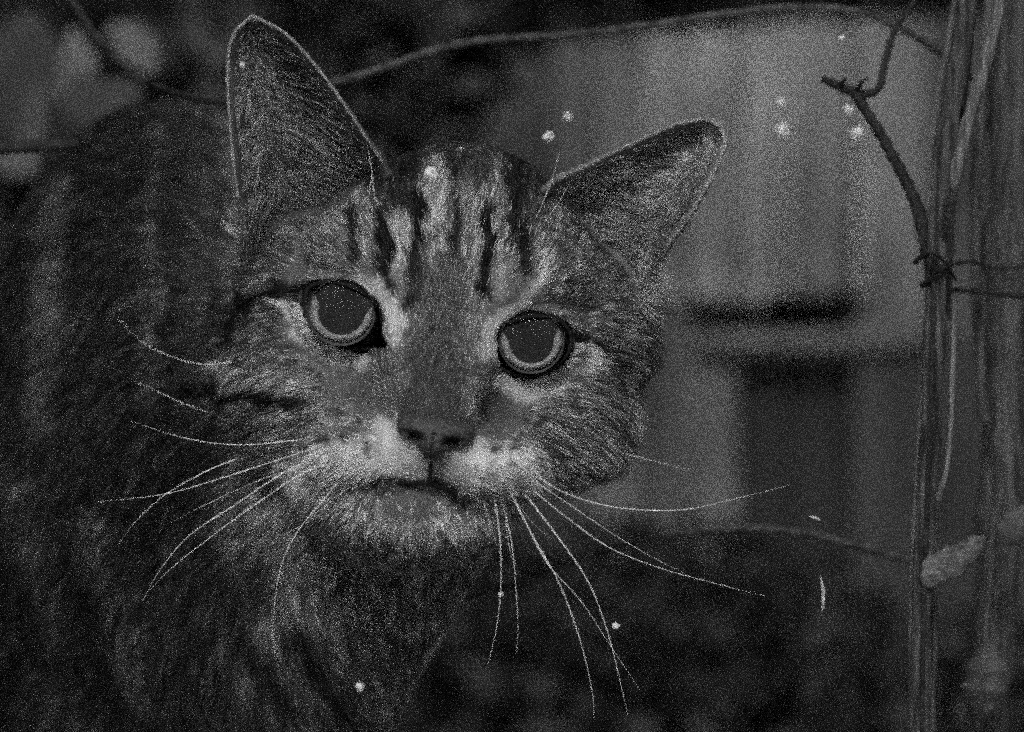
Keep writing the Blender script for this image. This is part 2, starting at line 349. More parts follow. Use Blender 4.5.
# eye apertures (px outlines)
EYES = [dict(c=(344, 312), out=[(304, 300), (307, 289), (317, 283), (332, 281), (350, 285), (366, 293), (378, 306), (383, 322), (384, 338), (388, 352), (374, 350), (356, 350), (338, 345), (322, 335), (310, 320)], pr=22.5, ir=31.5, tilt=.22),
        dict(c=(531, 341), out=[(497, 350), (497, 338), (503, 326), (516, 319), (532, 315), (550, 316), (564, 323), (571, 333), (572, 345), (566, 358), (554, 369), (538, 376), (522, 377), (508, 373), (499, 367)], pr=21.5, ir=30, tilt=-.05)]
def inside(q, poly):
    poly = np.asarray(poly, float); r = np.zeros(len(q), bool); n = len(poly)
    for i in range(n):
        a, b = poly[i], poly[i-1]
        c = ((a[1] > q[:, 1]) != (b[1] > q[:, 1])) & (q[:, 0] < (b[0]-a[0])*(q[:, 1]-a[1])/(b[1]-a[1]+1e-12)+a[0]); r ^= c
    return r
EYE_Y = [-.35, -.35]
for k, E in enumerate(EYES):
    E['o'] = catmull(E['out']+[E['out'][0]], 61)[:-1]
q = pix(V); front = (V[:, 1] < 3)
def sdist(q, poly):
    d, _ = pl_dist(q, list(poly)+[poly[0]]); return np.where(inside(q, poly), -d, d)
for E in EYES:
    s = sdist(q, E['o']); a = sm((1.0-s)/5.0)*front
    dd = np.linalg.norm(q-np.array(E['c']), axis=1)/40.; yr_ = EYE_Y[0]+.25-np.sqrt(np.maximum(.05, 1.36**2-dd*dd))+.30
    wr = (1-sm(s/20.))*front*(V[:, 1] > yr_); V[:, 1] += wr*(yr_-V[:, 1])*.95*(s < 24)
    V[:, 1] += a*np.clip(2.2-V[:, 1], 0, 4)
    # brow and lid fold around the eye
me.vertices.foreach_set('co', V.ravel()); me.update()
Nn = np.zeros(nv*3); me.vertices.foreach_get('normal', Nn); Nn = Nn.reshape(-1, 3)
if (Nn*(V-P(440, 330, 3)))[q[:, 0] > 300].sum() < 0: Nn *= -1; me.flip_normals()
earm = ew > .5
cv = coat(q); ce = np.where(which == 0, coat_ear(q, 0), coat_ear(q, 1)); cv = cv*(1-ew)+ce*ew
at = me.color_attributes.new('coat', 'FLOAT_COLOR', 'POINT'); at.data.foreach_set('color', np.stack([cv, cv, cv, np.ones(nv)], 1).ravel())
VM = to_m(V); me.vertices.foreach_set('co', VM.ravel()); me.update(); me.name = 'body'; me.materials.clear(); me.materials.append(M_skin)
cat = thing('cat', 'brown tabby cat with pale ringed eyes and white whiskers looking at the camera', 'cat', (-.03, .08, 0))
body = bpy.data.objects.new('body', me); COL.objects.link(body); put(body, cat)
me.polygons.foreach_set('use_smooth', [True]*len(me.polygons))

# ------------------------------------------------------------------ cat: eyes
def eye_mats():
    m, t = mat('iris'); N = t.nodes.new; L = t.links.new
    a = N('ShaderNodeAttribute'); a.attribute_name = 'ring'
    tc = N('ShaderNodeTexCoord'); nz = N('ShaderNodeTexNoise'); nz.inputs['Scale'].default_value = 900; nz.inputs['Detail'].default_value = 4
    L(tc.outputs['Object'], nz.inputs['Vector'])
    mm = N('ShaderNodeMix'); mm.data_type = 'RGBA'; mm.blend_type = 'MULTIPLY'; mm.inputs[0].default_value = .45
    b = N('ShaderNodeBsdfPrincipled'); b.inputs['Roughness'].default_value = .6; o = N('ShaderNodeOutputMaterial')
    L(a.outputs['Color'], mm.inputs[6]); L(nz.outputs[0], mm.inputs[7]); L(mm.outputs[2], b.inputs['Base Color']); L(b.outputs[0], o.inputs[0])
    m2, t = mat('cornea'); N = t.nodes.new; L = t.links.new
    fr = N('ShaderNodeFresnel'); fr.inputs[0].default_value = 1.26; tr = N('ShaderNodeBsdfTransparent'); gl = N('ShaderNodeBsdfGlossy'); gl.inputs['Roughness'].default_value = .015
    mx = N('ShaderNodeMixShader'); o = N('ShaderNodeOutputMaterial'); L(fr.outputs[0], mx.inputs[0]); L(tr.outputs[0], mx.inputs[1]); L(gl.outputs[0], mx.inputs[2]); L(mx.outputs[0], o.inputs[0])
    return m, m2
M_iris, M_cornea = eye_mats(); M_pupil = plain('pupil', .02, .4, .1); M_sclera = plain('eye_white', .03, .5)
for k, E in enumerate(EYES):
    cx, cyy = E['c']; r = 1.08; yc = EYE_Y[k]+.25        # eyeball centre depth
    C0 = P(cx, cyy, yc)
    # eyeball: sphere with the front cut to the iris
    v, f = ico(C0, (r, r, r), 0, 4); v[:, 1] = np.maximum(v[:, 1], C0[1]-.78*r); eye = mesh_np('eye', to_m(v), f, M_sclera, cat)
    # iris: shallow ring; pupil outline widened at the top to stand for lid shade on the iris
    ns = 96; col = [.07, .30, .38, .26, .04, .015]
    ang = np.array([2*math.pi*j/ns for j in range(ns)]); sk = np.sin(ang)+E['tilt']*np.cos(ang); pr_ = E['pr']+(E['ir']*1.02-E['pr'])*sm((sk-.0)/.55); pa_ = np.stack([np.cos(ang)*pr_, np.sin(ang)*pr_], 1)/40
    po = np.stack([np.cos(ang), np.sin(ang)], 1)*E['ir']/40; v = []; cc = []
    for i, u in enumerate([0, .18, .45, .8, 1.05, 1.3]):
        for j in range(ns):
            p2 = pa_[j]*(1-u)+po[j]*u; ri = np.linalg.norm(p2); v.append(C0+np.array([p2[0], -r*.93+.0-.10*u, p2[1]])); cc.append(col[i]*(1+.2*RNG.normal()))
    f = [(i*ns+j, i*ns+(j+1) % ns, (i+1)*ns+(j+1) % ns, (i+1)*ns+j) for i in range(5) for j in range(ns)]
    ir = mesh_np('iris', to_m(v), f, M_iris, eye); ca = ir.data.color_attributes.new('ring', 'FLOAT_COLOR', 'POINT')
    cc = np.clip(np.array(cc), .01, 1); ca.data.foreach_set('color', np.stack([cc, cc, cc, np.ones_like(cc)], 1).ravel())
    yp = -r*.93-.02; v = [C0+np.array([0, yp, .1])]+[C0+np.array([pa_[j, 0]*1.02, yp, pa_[j, 1]*1.02]) for j in range(ns)]
    f = [(0, 1+j, 1+(j+1) % ns) for j in range(ns)]; mesh_np('pupil', to_m(v), f, M_pupil, eye)
    # cornea dome
    v = []; nr = 14; Rc = E['ir']/40+.12
    for i in range(nr):
        a1 = i/(nr-1)
        for j in range(ns):
            a = 2*math.pi*j/ns; v.append(C0+np.array([Rc*a1*math.cos(a), -r*.86-.36*math.sqrt(max(0, 1-(a1*.98)**2)), Rc*a1*math.sin(a)]))
    f = [(i*ns+j, (i+1)*ns+j, (i+1)*ns+(j+1) % ns, i*ns+(j+1) % ns) for i in range(nr-1) for j in range(ns)]
    mesh_np('cornea', to_m(v), f, M_cornea, eye)
    # eyelid rim: follows the aperture
    cen = np.array(E['c']); o = E['o']; o = o+(cen-o)/np.linalg.norm(cen-o, axis=1)[:, None]*1.3; path = []
    for p_ in o:
        dd = np.linalg.norm(p_-cen)/40.; yy = yc-math.sqrt(max(.05, (1.36)**2-dd*dd)) + .16
        path.append(P(p_[0], p_[1], yy))
    path = np.array(path); up = (o[:, 1] < cen[1])
    rad = .045+.03*sm((cen[1]-o[:, 1])/30.)
    v, f = tube(path, rad, 10, .02, 1.3, closed=True); mesh_np('eyelid', to_m(v), f, M_lid, cat)
    # lid skin skirt from the rim back to the face
    n = len(path); out = []
    for s_, dy in ((-1, None), (0, 0), (1.2, .15), (3, .7), (4, 1.4)):
        dirn = (o-cen)/np.linalg.norm(o-cen, axis=1)[:, None]; qq = o+dirn*s_
        if dy is None: qq = o-dirn*(9*sm((cen[1]-4-o[:, 1])/14.))[:, None]-dirn*.5; dy = .02
        out.append(np.array([P(qq[i, 0], qq[i, 1], path[i, 1]+dy) for i in range(n)]))
    v = np.vstack(out); f = [(i*n+j, i*n+(j+1) % n, (i+1)*n+(j+1) % n, (i+1)*n+j) for i in range(4) for j in range(n)]
    mesh_np('eyelid_skin', to_m(v), f, M_lid, cat)

# ------------------------------------------------------------------ cat: nose leather and mouth
nx, nz_ = 70, 60; v = []; 
NC = P(434, 437, -3.48)
for j in range(nz_):
    for i in range(nx):
        u = -1+2*i/(nx-1); w = -1+2*j/(nz_-1)     # w: -1 bottom .. 1 top
        wid = .92*(.16+.84*sm((w+1)/1.35)); xx = u*wid; zz = w*.54-.10*abs(u)*(w > 0)
        ca, sa = math.cos(R9), math.sin(R9)
        yy = -.62*math.sqrt(max(0, 1-abs(u)**2.4))*math.sqrt(max(0, 1-abs(w)**3))
        for sx in (-1, 1):   # comma-shaped nostrils
            d = math.hypot((xx-sx*.40)/.17, (zz+.06-.12*(abs(xx)-.4))/.12); yy += .42*math.exp(-d**4*.9)
            d = math.hypot((xx-sx*.60)/.16, (zz-.02)/.06); yy += .2*math.exp(-d*d)
        yy += .10*math.exp(-(xx/.035)**2)*(w < .2)
        v.append(NC+np.array([xx*ca-zz*sa, yy, xx*sa+zz*ca]))
f = [(j*nx+i, j*nx+i+1, (j+1)*nx+i+1, (j+1)*nx+i) for j in range(nz_-1) for i in range(nx-1)]
M_nose = noisy('nose_leather', .03, .07, 900, .6, bump=.5, dist=.0002)
mesh_np('nose', to_m(v), f, M_nose, cat)
NOSE = [(402, 431), (432, 428), (468, 437), (466, 438), (440, 462), (426, 462), (404, 434)]
mp_ = catmull([(360, 489, -2.7), (385, 484, -2.9), (410, 483, -3.0), (432, 485, -3.0), (450, 492, -2.9), (466, 506, -2.5)], 30)
v1 = tube([P(*a) for a in mp_], .06*np.sin(np.linspace(.35, 2.8, 30)), 8, .05)
v2 = tube([P(*a) for a in catmull([(431, 462, -3.75), (430, 474, -3.6), (430, 486, -3.4)], 10)], .05, 8)
v, f = merge([v1, v2]); mesh_np('mouth', to_m(v), f, M_mouth, cat)

# ------------------------------------------------------------------ cat: fur
me.calc_loop_triangles(); nt3 = len(me.loop_triangles); tri = np.zeros(nt3*3, int); me.loop_triangles.foreach_get('vertices', tri); tri = tri.reshape(-1, 3)
A, B, C = V[tri[:, 0]], V[tri[:, 1]], V[tri[:, 2]]; area = np.linalg.norm(np.cross(B-A, C-A), axis=1)/2
tc = (A+B+C)/3; tq = pix(tc); tn = Nn[tri].mean(1); tn /= np.linalg.norm(tn, axis=1)[:, None]+1e-9
te = ew[tri].mean(1); tw = which[tri[:, 0]]
facing = -tn[:, 1]
dens = np.ones(nt3)
head = ((tc[:, 1] < 5.5) & (tq[:, 0] > 190) & (tq[:, 1] < 620))
dens = np.where(head, 430., 210.)
nb = ((tq-np.array([437, 355]))/np.array([62, 85])); nb = (nb**2).sum(1) < 1; dens = np.where(nb & head, 1000., dens)
dens *= np.where(facing > -.35, 1, .12)
oof = (tq[:, 0] < -60) | (tq[:, 1] > 800); dens *= np.where(oof, .3, 1)
for E in EYES: dens *= (sdist(tq, E['o']) > .5) | (tc[:, 1] > 3)
dens *= ~inside(tq, NOSE) | (tc[:, 1] > 0)
wgt = area*dens; NH = int(wgt.sum()); print('hairs', NH, 'verts', nv)
ti = RNG.choice(nt3, NH, p=wgt/wgt.sum()); r1 = np.sqrt(RNG.random(NH)); r2 = RNG.random(NH)
ba = np.stack([1-r1, r1*(1-r2), r1*r2], 1)
root = (V[tri[ti]]*ba[..., None]).sum(1); nrm = (Nn[tri[ti]]*ba[..., None]).sum(1); nrm /= np.linalg.norm(nrm, axis=1)[:, None]+1e-9
hq = pix(root); he = te[ti] > .45; hw_ = tw[ti]
# flow: px, py, dx, dy(down), length cm, lift
FLOW = [
 (437, 420, 0, -1, .12, .3), (437, 395, 0, -1, .2, .3), (437, 365, 0, -1, .28, .3), (440, 320, 0, -1, .28, .3), (445, 280, 0, -1, .5, .3), (460, 220, .1, -1, .75, .3), (470, 160, .1, -1, .8, .3),
 (400, 240, -.15, -1, .7, .3), (365, 240, -.3, -1, .65, .3), (330, 230, -.6, -.8, .7, .3), (290, 230, -.8, -.5, .8, .3), (240, 250, -1, -.2, 1.0, .3), (510, 240, .1, -1, .7, .3), (545, 260, .45, -.9, .6, .3),
 (590, 260, .8, -.5, .6, .3), (620, 250, .9, -.3, .6, .3), (630, 300, 1, 0, .8, .3), (560, 300, .9, -.3, .4, .2), (600, 320, 1, .05, .6, .25), (523, 300, .6, -.8, .3, .15), (492, 330, .1, -1, .25, .12), (488, 360, -.1, -1, .2, .15),
 (385, 300, -.3, -1, .3, .12), (392, 335, -.1, -1, .25, .12), (350, 275, -.8, -.5, .35, .15), (310, 275, -.9, -.2, .4, .2), (395, 375, -.4, -.7, .18, .2), (480, 380, .4, -.7, .18, .2),
 (340, 362, -1, .15, .35, .2), (300, 335, -1, .0, .35, .2), (270, 310, -1, .1, .7, .3), (250, 370, -1, .15, 1.0, .35), (300, 390, -1, .2, .55, .3), (230, 420, -.9, .35, 1.2, .4), (240, 480, -.7, .7, 1.3, .45), (360, 390, -.8, .1, .3, .25),
 (300, 440, -1, .25, .6, .3), (350, 450, -1, .25, .35, .3), (400, 445, -.9, .3, .2, .3), (320, 500, -.7, .7, .8, .4), (270, 540, -.6, .8, 1.2, .4), (340, 560, -.2, 1, 1.1, .4), (400, 570, .05, 1, 1.0, .4), (400, 530, 0, 1, .35, .25),
 (460, 540, .3, 1, .6, .4), (410, 500, 0, 1, .3, .35), (450, 465, .8, .4, .2, .3), (500, 475, .9, .4, .35, .3), (530, 500, .8, .7, .5, .35), (520, 390, .9, .2, .35, .2), (560, 375, 1, .1, .4, .2), (600, 370, 1, .2, .7, .3),
 (560, 430, .95, .4, .6, .3), (600, 440, .8, .8, 1.5, .9), (625, 400, .9, .6, 1.4, 1.0), (645, 350, .8, .5, 1.4, 1.1), (655, 300, .8, .3, 1.3, 1.1), (490, 420, .8, .1, .25, .25), (560, 490, .7, .8, .9, .4),
 (150, 150, -.5, .5, 1.3, .3), (100, 300, -.35, 1, 1.6, .3), (60, 500, -.4, 1, 1.7, .3), (150, 450, -.3, 1, 1.6, .3), (80, 680, -.5, .9, 1.7, .3), (200, 650, 0, 1, 1.6, .3), (300, 620, .5, .9, 1.6, .35), (350, 680, .5, .9, 1.5, .35), (280, 720, .3, 1, 1.6, .3), (0, 250, -.6, .8, 1.6, .3),
]
EFL = {0: [(240, 170, -.3, -1, .35, .4), (240, 60, -.2, -1, .3, .4), (290, 150, -.8, -.6, 1.3, .35), (320, 180, -.7, -.7, 1.2, .35), (300, 100, -.9, -.3, .8, .3), (270, 60, -.7, -.5, .5, .3), (350, 140, -.7, -.7, .7, .3), (260, 190, -.4, -.8, .8, .4)],
       1: [(560, 200, 1, -.4, .8, .3), (600, 220, 1, .1, 1.3, .35), (650, 180, 1, -.2, 1.0, .3), (690, 150, .8, -.2, .5, .3), (660, 230, .8, .3, .7, .3), (640, 150, 1, -.4, .5, .25), (620, 200, 1, .1, 1.3, .35)]}
def flow(q, tab, s=26.):
    t = np.array(tab, float); W_ = 1/(((q[:, None]-t[None, :, :2])**2).sum(2)+s*s*.3)**1.6
    W_ /= W_.sum(1)[:, None]; return W_@t[:, 2:]
fl = np.vstack([flow(hq[i:i+20000], FLOW) for i in range(0, NH, 20000)])
for k in (0, 1):
    m_ = he & (hw_ == k)
    if m_.any(): fl[m_] = flow(hq[m_], EFL[k])
inside_ear = he & (nrm[:, 1] < -.1)
fl[he & ~inside_ear, 2] = .3; fl[he & ~inside_ear, 3] = .05
rimp = [np.vstack([pix(G[6:, 0]), pix(G[6:, -1])[::-1]]) for G in EG]
for k in (0, 1):
    m_ = he & (hw_ == k); dd_, _ = pl_dist(hq[m_], rimp[k]); x_ = fl[m_]; x_[:, 2] *= .22+.78*sm(dd_/14); x_[:, 3] *= sm(dd_/10); fl[m_] = x_
ln = fl[:, 2]*RNG.uniform(.65, 1.2, NH)*np.where(he, 1, np.where(nb[ti], 1.15, np.where(head[ti], .72, .6))); lift = fl[:, 3]*RNG.uniform(.6, 1.5, NH)
T = np.stack([fl[:, 0], np.full(NH, .35), -fl[:, 1]], 1); T += RNG.normal(0, .13, (NH, 3))
T -= nrm*(T*nrm).sum(1)[:, None]; T /= np.linalg.norm(T, axis=1)[:, None]+1e-9
K = 5; s = np.linspace(0, 1, K); 
# start steep, lie down
pts = np.zeros((NH, K, 3)); pts[:, 0] = root-nrm*.03
for i in range(1, K):
    li = (lift*(1.6-1.5*s[i]))[:, None]; d = T+nrm*li; d[:, 2] -= .10*s[i]; d /= np.linalg.norm(d, axis=1)[:, None]; pts[:, i] = pts[:, i-1]+d*(ln/(K-1))[:, None]
# clumps
ng = NH//10; gi = RNG.choice(NH, ng, replace=False); kd = kdtree.KDTree(ng); [kd.insert(Vector(root[g_]), i) for i, g_ in enumerate(gi)]; kd.balance()
near = np.array([kd.find(Vector(root[i]))[1] for i in range(NH)]); gg = gi[near]; ok = (np.linalg.norm(root-root[gg], axis=1) < .5) & (he == he[gg])
cl = (RNG.uniform(.3, .8, NH)*ok)
rel = pts[gg]-root[gg][:, None]; rel = rel*(ln/np.maximum(ln[gg], .05))[:, None, None]
tgt = root[gg][:, None]+rel
pts += (tgt-pts)*(cl[:, None]*(s**1.5)[None])[..., None]
pts += RNG.normal(0, 1, (NH, K, 3))*(.018*s[None, :, None])*ln[:, None, None]
# colour per hair: pattern at the root, light and dark hairs mixed
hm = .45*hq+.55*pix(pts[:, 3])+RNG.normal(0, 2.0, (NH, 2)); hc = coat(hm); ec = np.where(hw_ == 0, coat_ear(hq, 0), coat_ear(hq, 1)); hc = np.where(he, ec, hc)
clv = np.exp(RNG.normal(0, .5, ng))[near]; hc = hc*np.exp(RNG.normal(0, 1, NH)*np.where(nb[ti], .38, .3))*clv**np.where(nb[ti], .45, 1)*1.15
pale = (RNG.random(NH) < .10); hc = np.where(pale, hc*1.6+.04, hc)
bod = ~head[ti] & ~he & (RNG.random(NH) < .05); hc = np.where(bod, RNG.uniform(.10, .24, NH), hc)
hc = np.where(he & inside_ear & (RNG.random(NH) < .2), .42, hc)
hc = np.clip(hc, .008, .9)
rr0 = np.where(head[ti], .0072, .0095)*RNG.uniform(.7, 1.3, NH)
# ear rims: fringe of short pale hairs
RP = []; RC = []; RR = []
for k, e in enumerate(EARS):
    G = EG[k]; n_, m__, _ = G.shape
    rim = np.vstack([G[8:, 0], G[-1, ::3], G[8:, -1][::-1]]); rim = catmull(rim, 900); cen = G[4, m__//2]
    for i in np.repeat(np.arange(900), 5):
        p0 = rim[i]+RNG.normal(0, .013, 3)+np.array([0, -.08, 0]); tg = rim[min(i+1, 899)]-rim[max(i-1, 0)]; tg = tg/(np.linalg.norm(tg)+1e-9)
        if i > 450: tg = -tg
        ou = p0-cen; ou -= tg*(ou@tg); ou /= np.linalg.norm(ou)+1e-9
        d = ou*.12+tg*.95+RNG.normal(0, .10, 3); d[1] -= .1; d /= np.linalg.norm(d); L_ = RNG.uniform(.10, .18)
        RP.append(np.array([p0+d*L_*x for x in s])); RC.append(RNG.uniform(.25, .62)); RR.append(.0045)
pts = np.vstack([pts, np.array(RP)]); hc = np.concatenate([hc, RC]); rr0 = np.concatenate([rr0, RR]); NH = len(pts)
def curves(name, pts, rad, colr, m, parent):
    n, K, _ = pts.shape; cu = bpy.data.hair_curves.new(name); cu.add_curves([K]*n)
    cu.attributes['position'].data.foreach_set('vector', to_m(pts).astype(np.float32).ravel())
    ra = cu.attributes.get('radius') or cu.attributes.new('radius', 'FLOAT', 'POINT')
    ra.data.foreach_set('value', rad.astype(np.float32).ravel())
    ca = cu.attributes.new('coat', 'FLOAT_COLOR', 'CURVE'); ca.data.foreach_set('color', np.stack([colr, colr, colr, np.ones(n)], 1).astype(np.float32).ravel())
    cu.materials.append(m); o = bpy.data.objects.new(name, cu); COL.objects.link(o); put(o, parent); return o
taper = np.array([1, 1, .85, .6, .12])
curves('fur', pts, rr0[:, None]*taper[None]/100, hc, M_hair, cat)

# ------------------------------------------------------------------ cat: whiskers (each its own hair)
WH = [  # px, py polyline from root to tip, root depth, tip depth, thickness
 ([(345, 437), (300, 440), (240, 445), (185, 438), (130, 421)], -3.0, 1, 1), ([(232, 362), (200, 364), (165, 354), (140, 340), (118, 318)], 1, 3, .8), ([(208, 412), (180, 402), (150, 388), (130, 380)], 1, 3, .6),
 ([(335, 441), (290, 456), (225, 477), (165, 494), (98, 502)], -3, 0, 1), ([(345, 459), (300, 468), (260, 480), (205, 505), (170, 523)], -3.1, 0, .7), ([(236, 459), (205, 472), (165, 495), (135, 522), (118, 545)], -.5, 1, .9),
 ([(312, 459), (280, 475), (235, 505), (190, 535), (160, 570), (142, 602)], -3.2, -1, 1.1), ([(340, 460), (300, 475), (262, 500), (220, 530), (175, 565), (150, 590)], -3.2, -1, 1),
 ([(342, 477), (322, 502), (300, 528), (283, 560), (275, 600), (272, 640)], -3, -2, 1), ([(352, 482), (330, 502), (308, 522), (275, 538)], -3, -1, .6), ([(340, 478), (318, 492), (300, 520)], -3, -1.5, .6),
 ([(535, 476), (570, 495), (620, 508), (680, 510), (730, 500), (790, 485)], -3, 0, 1), ([(533, 480), (570, 505), (610, 532), (650, 556), (690, 576)], -3, 0, .8), ([(532, 490), (570, 520), (610, 548), (660, 568), (710, 582), (765, 596)], -3, 0, 1),
 ([(525, 494), (560, 540), (590, 585), (610, 640), (622, 690), (628, 715)], -3, -1.5, 1.1), ([(512, 496), (535, 540), (560, 585), (580, 640), (592, 690), (594, 720)], -3.1, -2, 1.1), ([(515, 500), (545, 560), (580, 600), (610, 645), (640, 690)], -3.1, -1, .9),
 ([(495, 500), (500, 540), (501, 580), (497, 625), (488, 665)], -3, -2.2, 1), ([(503, 505), (512, 545), (516, 590), (518, 625), (516, 655)], -3, -2, .7), ([(483, 500), (492, 530), (500, 556)], -3, -2.5, .6), ([(505, 520), (511, 555), (520, 575)], -3, -2.2, .5),
 ([(508, 490), (530, 520), (552, 540)], -3, -1.8, .6), ([(590, 440), (620, 452), (650, 460), (690, 470)], 0, 2, .8), ([(560, 430), (590, 450), (610, 458)], -.5, 1, .5),
 ([(375, 212), (374, 190), (370, 160), (366, 140)], .3, -.5, .8), ([(530, 240), (540, 210), (552, 180), (560, 150)], .3, -.5, .8), ([(528, 252), (545, 222), (560, 200), (572, 178)], .3, -.6, .8), ([(515, 235), (528, 210)], .3, .2, .6),
 ([(243, 140), (256, 122), (272, 106)], .6, .3, .6), ([(372, 175), (368, 200)], .8, .5, .5),
]
for pl, y0, y1, th in WH:
    n = 26; c = catmull(pl, n); ys = np.linspace(0, 1, n)**1.2*(y1-y0)+y0
    path = np.array([P(c[i, 0], c[i, 1], ys[i]) for i in range(n)]); rad = .0165*th*(1-np.linspace(0, 1, n)**1.5*.8)
    v, f = tube(path, rad, 6); w = mesh_np('whisker', to_m(v), f, M_whisk, cat)

# ------------------------------------------------------------------ ground and fence
bm = bmesh.new(); NG = 60
for i in range(NG+1):
    for j in range(NG+1):
        x = (i/NG-.5)*2; y = (j/NG-.5)*2; x = math.copysign(abs(x)**3, x)*120; y = math.copysign(abs(y)**3, y)*120
        bm.verts.new((x, y+.3, random.uniform(-.012, .0)))
bm.verts.ensure_lookup_table()
for i in range(NG):
    for j in range(NG): bm.faces.new([bm.verts[k] for k in (i*(NG+1)+j, (i+1)*(NG+1)+j, (i+1)*(NG+1)+j+1, i*(NG+1)+j+1)])
gm = bpy.data.meshes.new('ground'); bm.to_mesh(gm); bm.free(); gm.materials.append(M_soil); go = bpy.data.objects.new('ground', gm); COL.objects.link(go); go['kind'] = 'structure'
def box(x0, x1, y0, y1, z0, z1, bev=.3):
    bm = bmesh.new(); bmesh.ops.create_cube(bm, size=1)
    for v in bm.verts: v.co = Vector((x0+(v.co.x+.5)*(x1-x0), y0+(v.co.y+.5)*(y1-y0), z0+(v.co.z+.5)*(z1-z0)))
    bmesh.ops.bevel(bm, geom=bm.edges[:], offset=bev, segments=2, affect='EDGES')
    v = np.array([w.co[:] for w in bm.verts]); f = [tuple(w.index for w in q.verts) for q in bm.faces]; bm.free(); return v, f
def wood(name, lo, hi, sc=9): return noisy(name, lo*.7, hi*1.15, sc, .85, stretch=(2.5, 2.5, .9), bump=.5, dist=.003, contrast=(.3, .7), detail=8)
FY = 80.
fence = thing('board_fence', 'weathered pale upright board fence with broken dark gaps, out of focus behind the cat', 'fence', (.1, FY/100, 0))
GZ = -Z0*100
# px x0, x1, list of (py top, py bottom, albedo)
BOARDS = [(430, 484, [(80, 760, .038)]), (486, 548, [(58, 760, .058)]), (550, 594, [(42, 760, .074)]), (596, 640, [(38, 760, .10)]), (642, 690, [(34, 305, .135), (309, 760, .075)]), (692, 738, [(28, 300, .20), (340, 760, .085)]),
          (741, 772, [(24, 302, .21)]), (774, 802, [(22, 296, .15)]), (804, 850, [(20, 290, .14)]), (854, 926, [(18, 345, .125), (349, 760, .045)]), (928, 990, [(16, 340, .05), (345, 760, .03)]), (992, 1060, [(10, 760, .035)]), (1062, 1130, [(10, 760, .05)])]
wm = {}
def plank(x0, x1, t_, b_, y, th, ragged, skew=0):
    n = 9; xs = np.linspace(0, 1, n); out = []
    top = [(x0+(x1-x0)*u+RNG.uniform(-1, 1)*(0 < u < 1), t_+RNG.uniform(-4, 4)+skew*(u-.5)) for u in xs]
    bot = [(x1-(x1-x0)*u, b_+(RNG.uniform(-1, 1)*ragged)) for u in xs]
    ring = top+[(x1+RNG.uniform(-2, 2), t_+(b_-t_)*k) for k in (.2, .4, .6, .8)]+bot+[(x0+RNG.uniform(-2, 2), b_-(b_-t_)*k) for k in (.2, .4, .6, .8)]
    A_ = np.array([P(a, b, y-th) for a, b in ring]); B_ = np.array([P(a, b, y+th) for a, b in ring]); A_[:, 2] = np.maximum(A_[:, 2], GZ); B_[:, 2] = np.maximum(B_[:, 2], GZ); m = len(ring)
    return np.vstack([A_, B_]), [tuple(range(m))]+[tuple(reversed(range(m, 2*m)))]+[(k, m+k, m+(k+1) % m, (k+1) % m) for k in range(m)]
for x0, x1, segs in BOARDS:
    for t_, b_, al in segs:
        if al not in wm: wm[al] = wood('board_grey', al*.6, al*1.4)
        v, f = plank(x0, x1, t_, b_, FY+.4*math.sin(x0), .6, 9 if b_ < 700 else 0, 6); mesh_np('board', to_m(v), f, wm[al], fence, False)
rail = wood('rail_wood', .07, .12); a, b = P(742, 330, FY+2), P(856, 352, FY+2); v, f = box(P(690, 330, FY)[0], P(926, 330, FY)[0], FY-1.9, FY-.9, b[2], a[2], .3); mesh_np('rail', to_m(v), f, rail, fence, False)
batm = wood('batten_wood', .2, .34)
for x0, x1 in ((783, 793), (857, 867)):
    a, b = P(x0, 100, FY-2), P(x1, 300, FY-2); v, f = box(a[0], b[0], FY-2.2, FY-.8, b[2], a[2], .35); mesh_np('batten', to_m(v), f, batm, fence, False)
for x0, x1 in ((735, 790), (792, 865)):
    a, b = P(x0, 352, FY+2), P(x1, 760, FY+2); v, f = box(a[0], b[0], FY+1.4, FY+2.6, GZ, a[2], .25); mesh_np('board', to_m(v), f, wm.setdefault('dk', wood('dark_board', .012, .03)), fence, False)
# the darker background wall of foliage behind the fence
def leaves(name, n, cen, ext, size, m, seed=1, parent=None, up=0.):
    r = np.random.default_rng(seed); 
    d = r.normal(size=(n, 3)); d /= np.linalg.norm(d, axis=1)[:, None]; c = cen+d*(r.random((n, 1))**.4)*ext
    a = r.normal(size=(n, 3)); a /= np.linalg.norm(a, axis=1)[:, None]; b = np.cross(a, r.normal(size=(n, 3))); b /= np.linalg.norm(b, axis=1)[:, None]
    L = size*r.uniform(.6, 1.4, (n, 1)); nn = np.cross(a, b)
    v = np.stack([c-a*L, c-a*L*.2+b*L*.42+nn*L*.1, c+a*L, c-a*L*.2-b*L*.42+nn*L*.1], 1).reshape(-1, 3)
    f = [(4*i, 4*i+1, 4*i+2, 4*i+3) for i in range(n)]; return mesh_np(name, to_m(v), f, m, parent)
def bush(label, cen, ext, n, size, m, seed, trunk=True, cat_='bush'):
    cen = np.array(cen, float); t = thing('bush', label, cat_, tuple(to_m(np.array([cen[0], cen[1], GZ]))), 'bushes round the cat')
    leaves('foliage', n, cen, np.array(ext, float), size, m, seed, t)
    st = []
    for k in range(7):
        tip = cen+np.array([RNG.uniform(-.6, .6)*ext[0], RNG.uniform(-.5, .5)*ext[1], RNG.uniform(.0, .7)*ext[2]])
        st.append(tube(catmull([(cen[0]+k*.5-1.5, cen[1], GZ), ((cen[0]*.6+tip[0]*.4), cen[1], (GZ+tip[2])*.5), tip], 10), np.linspace(.7, .15, 10), 7))
    v, f = merge(st); mesh_np('stem', to_m(v), f, M_bark, t)
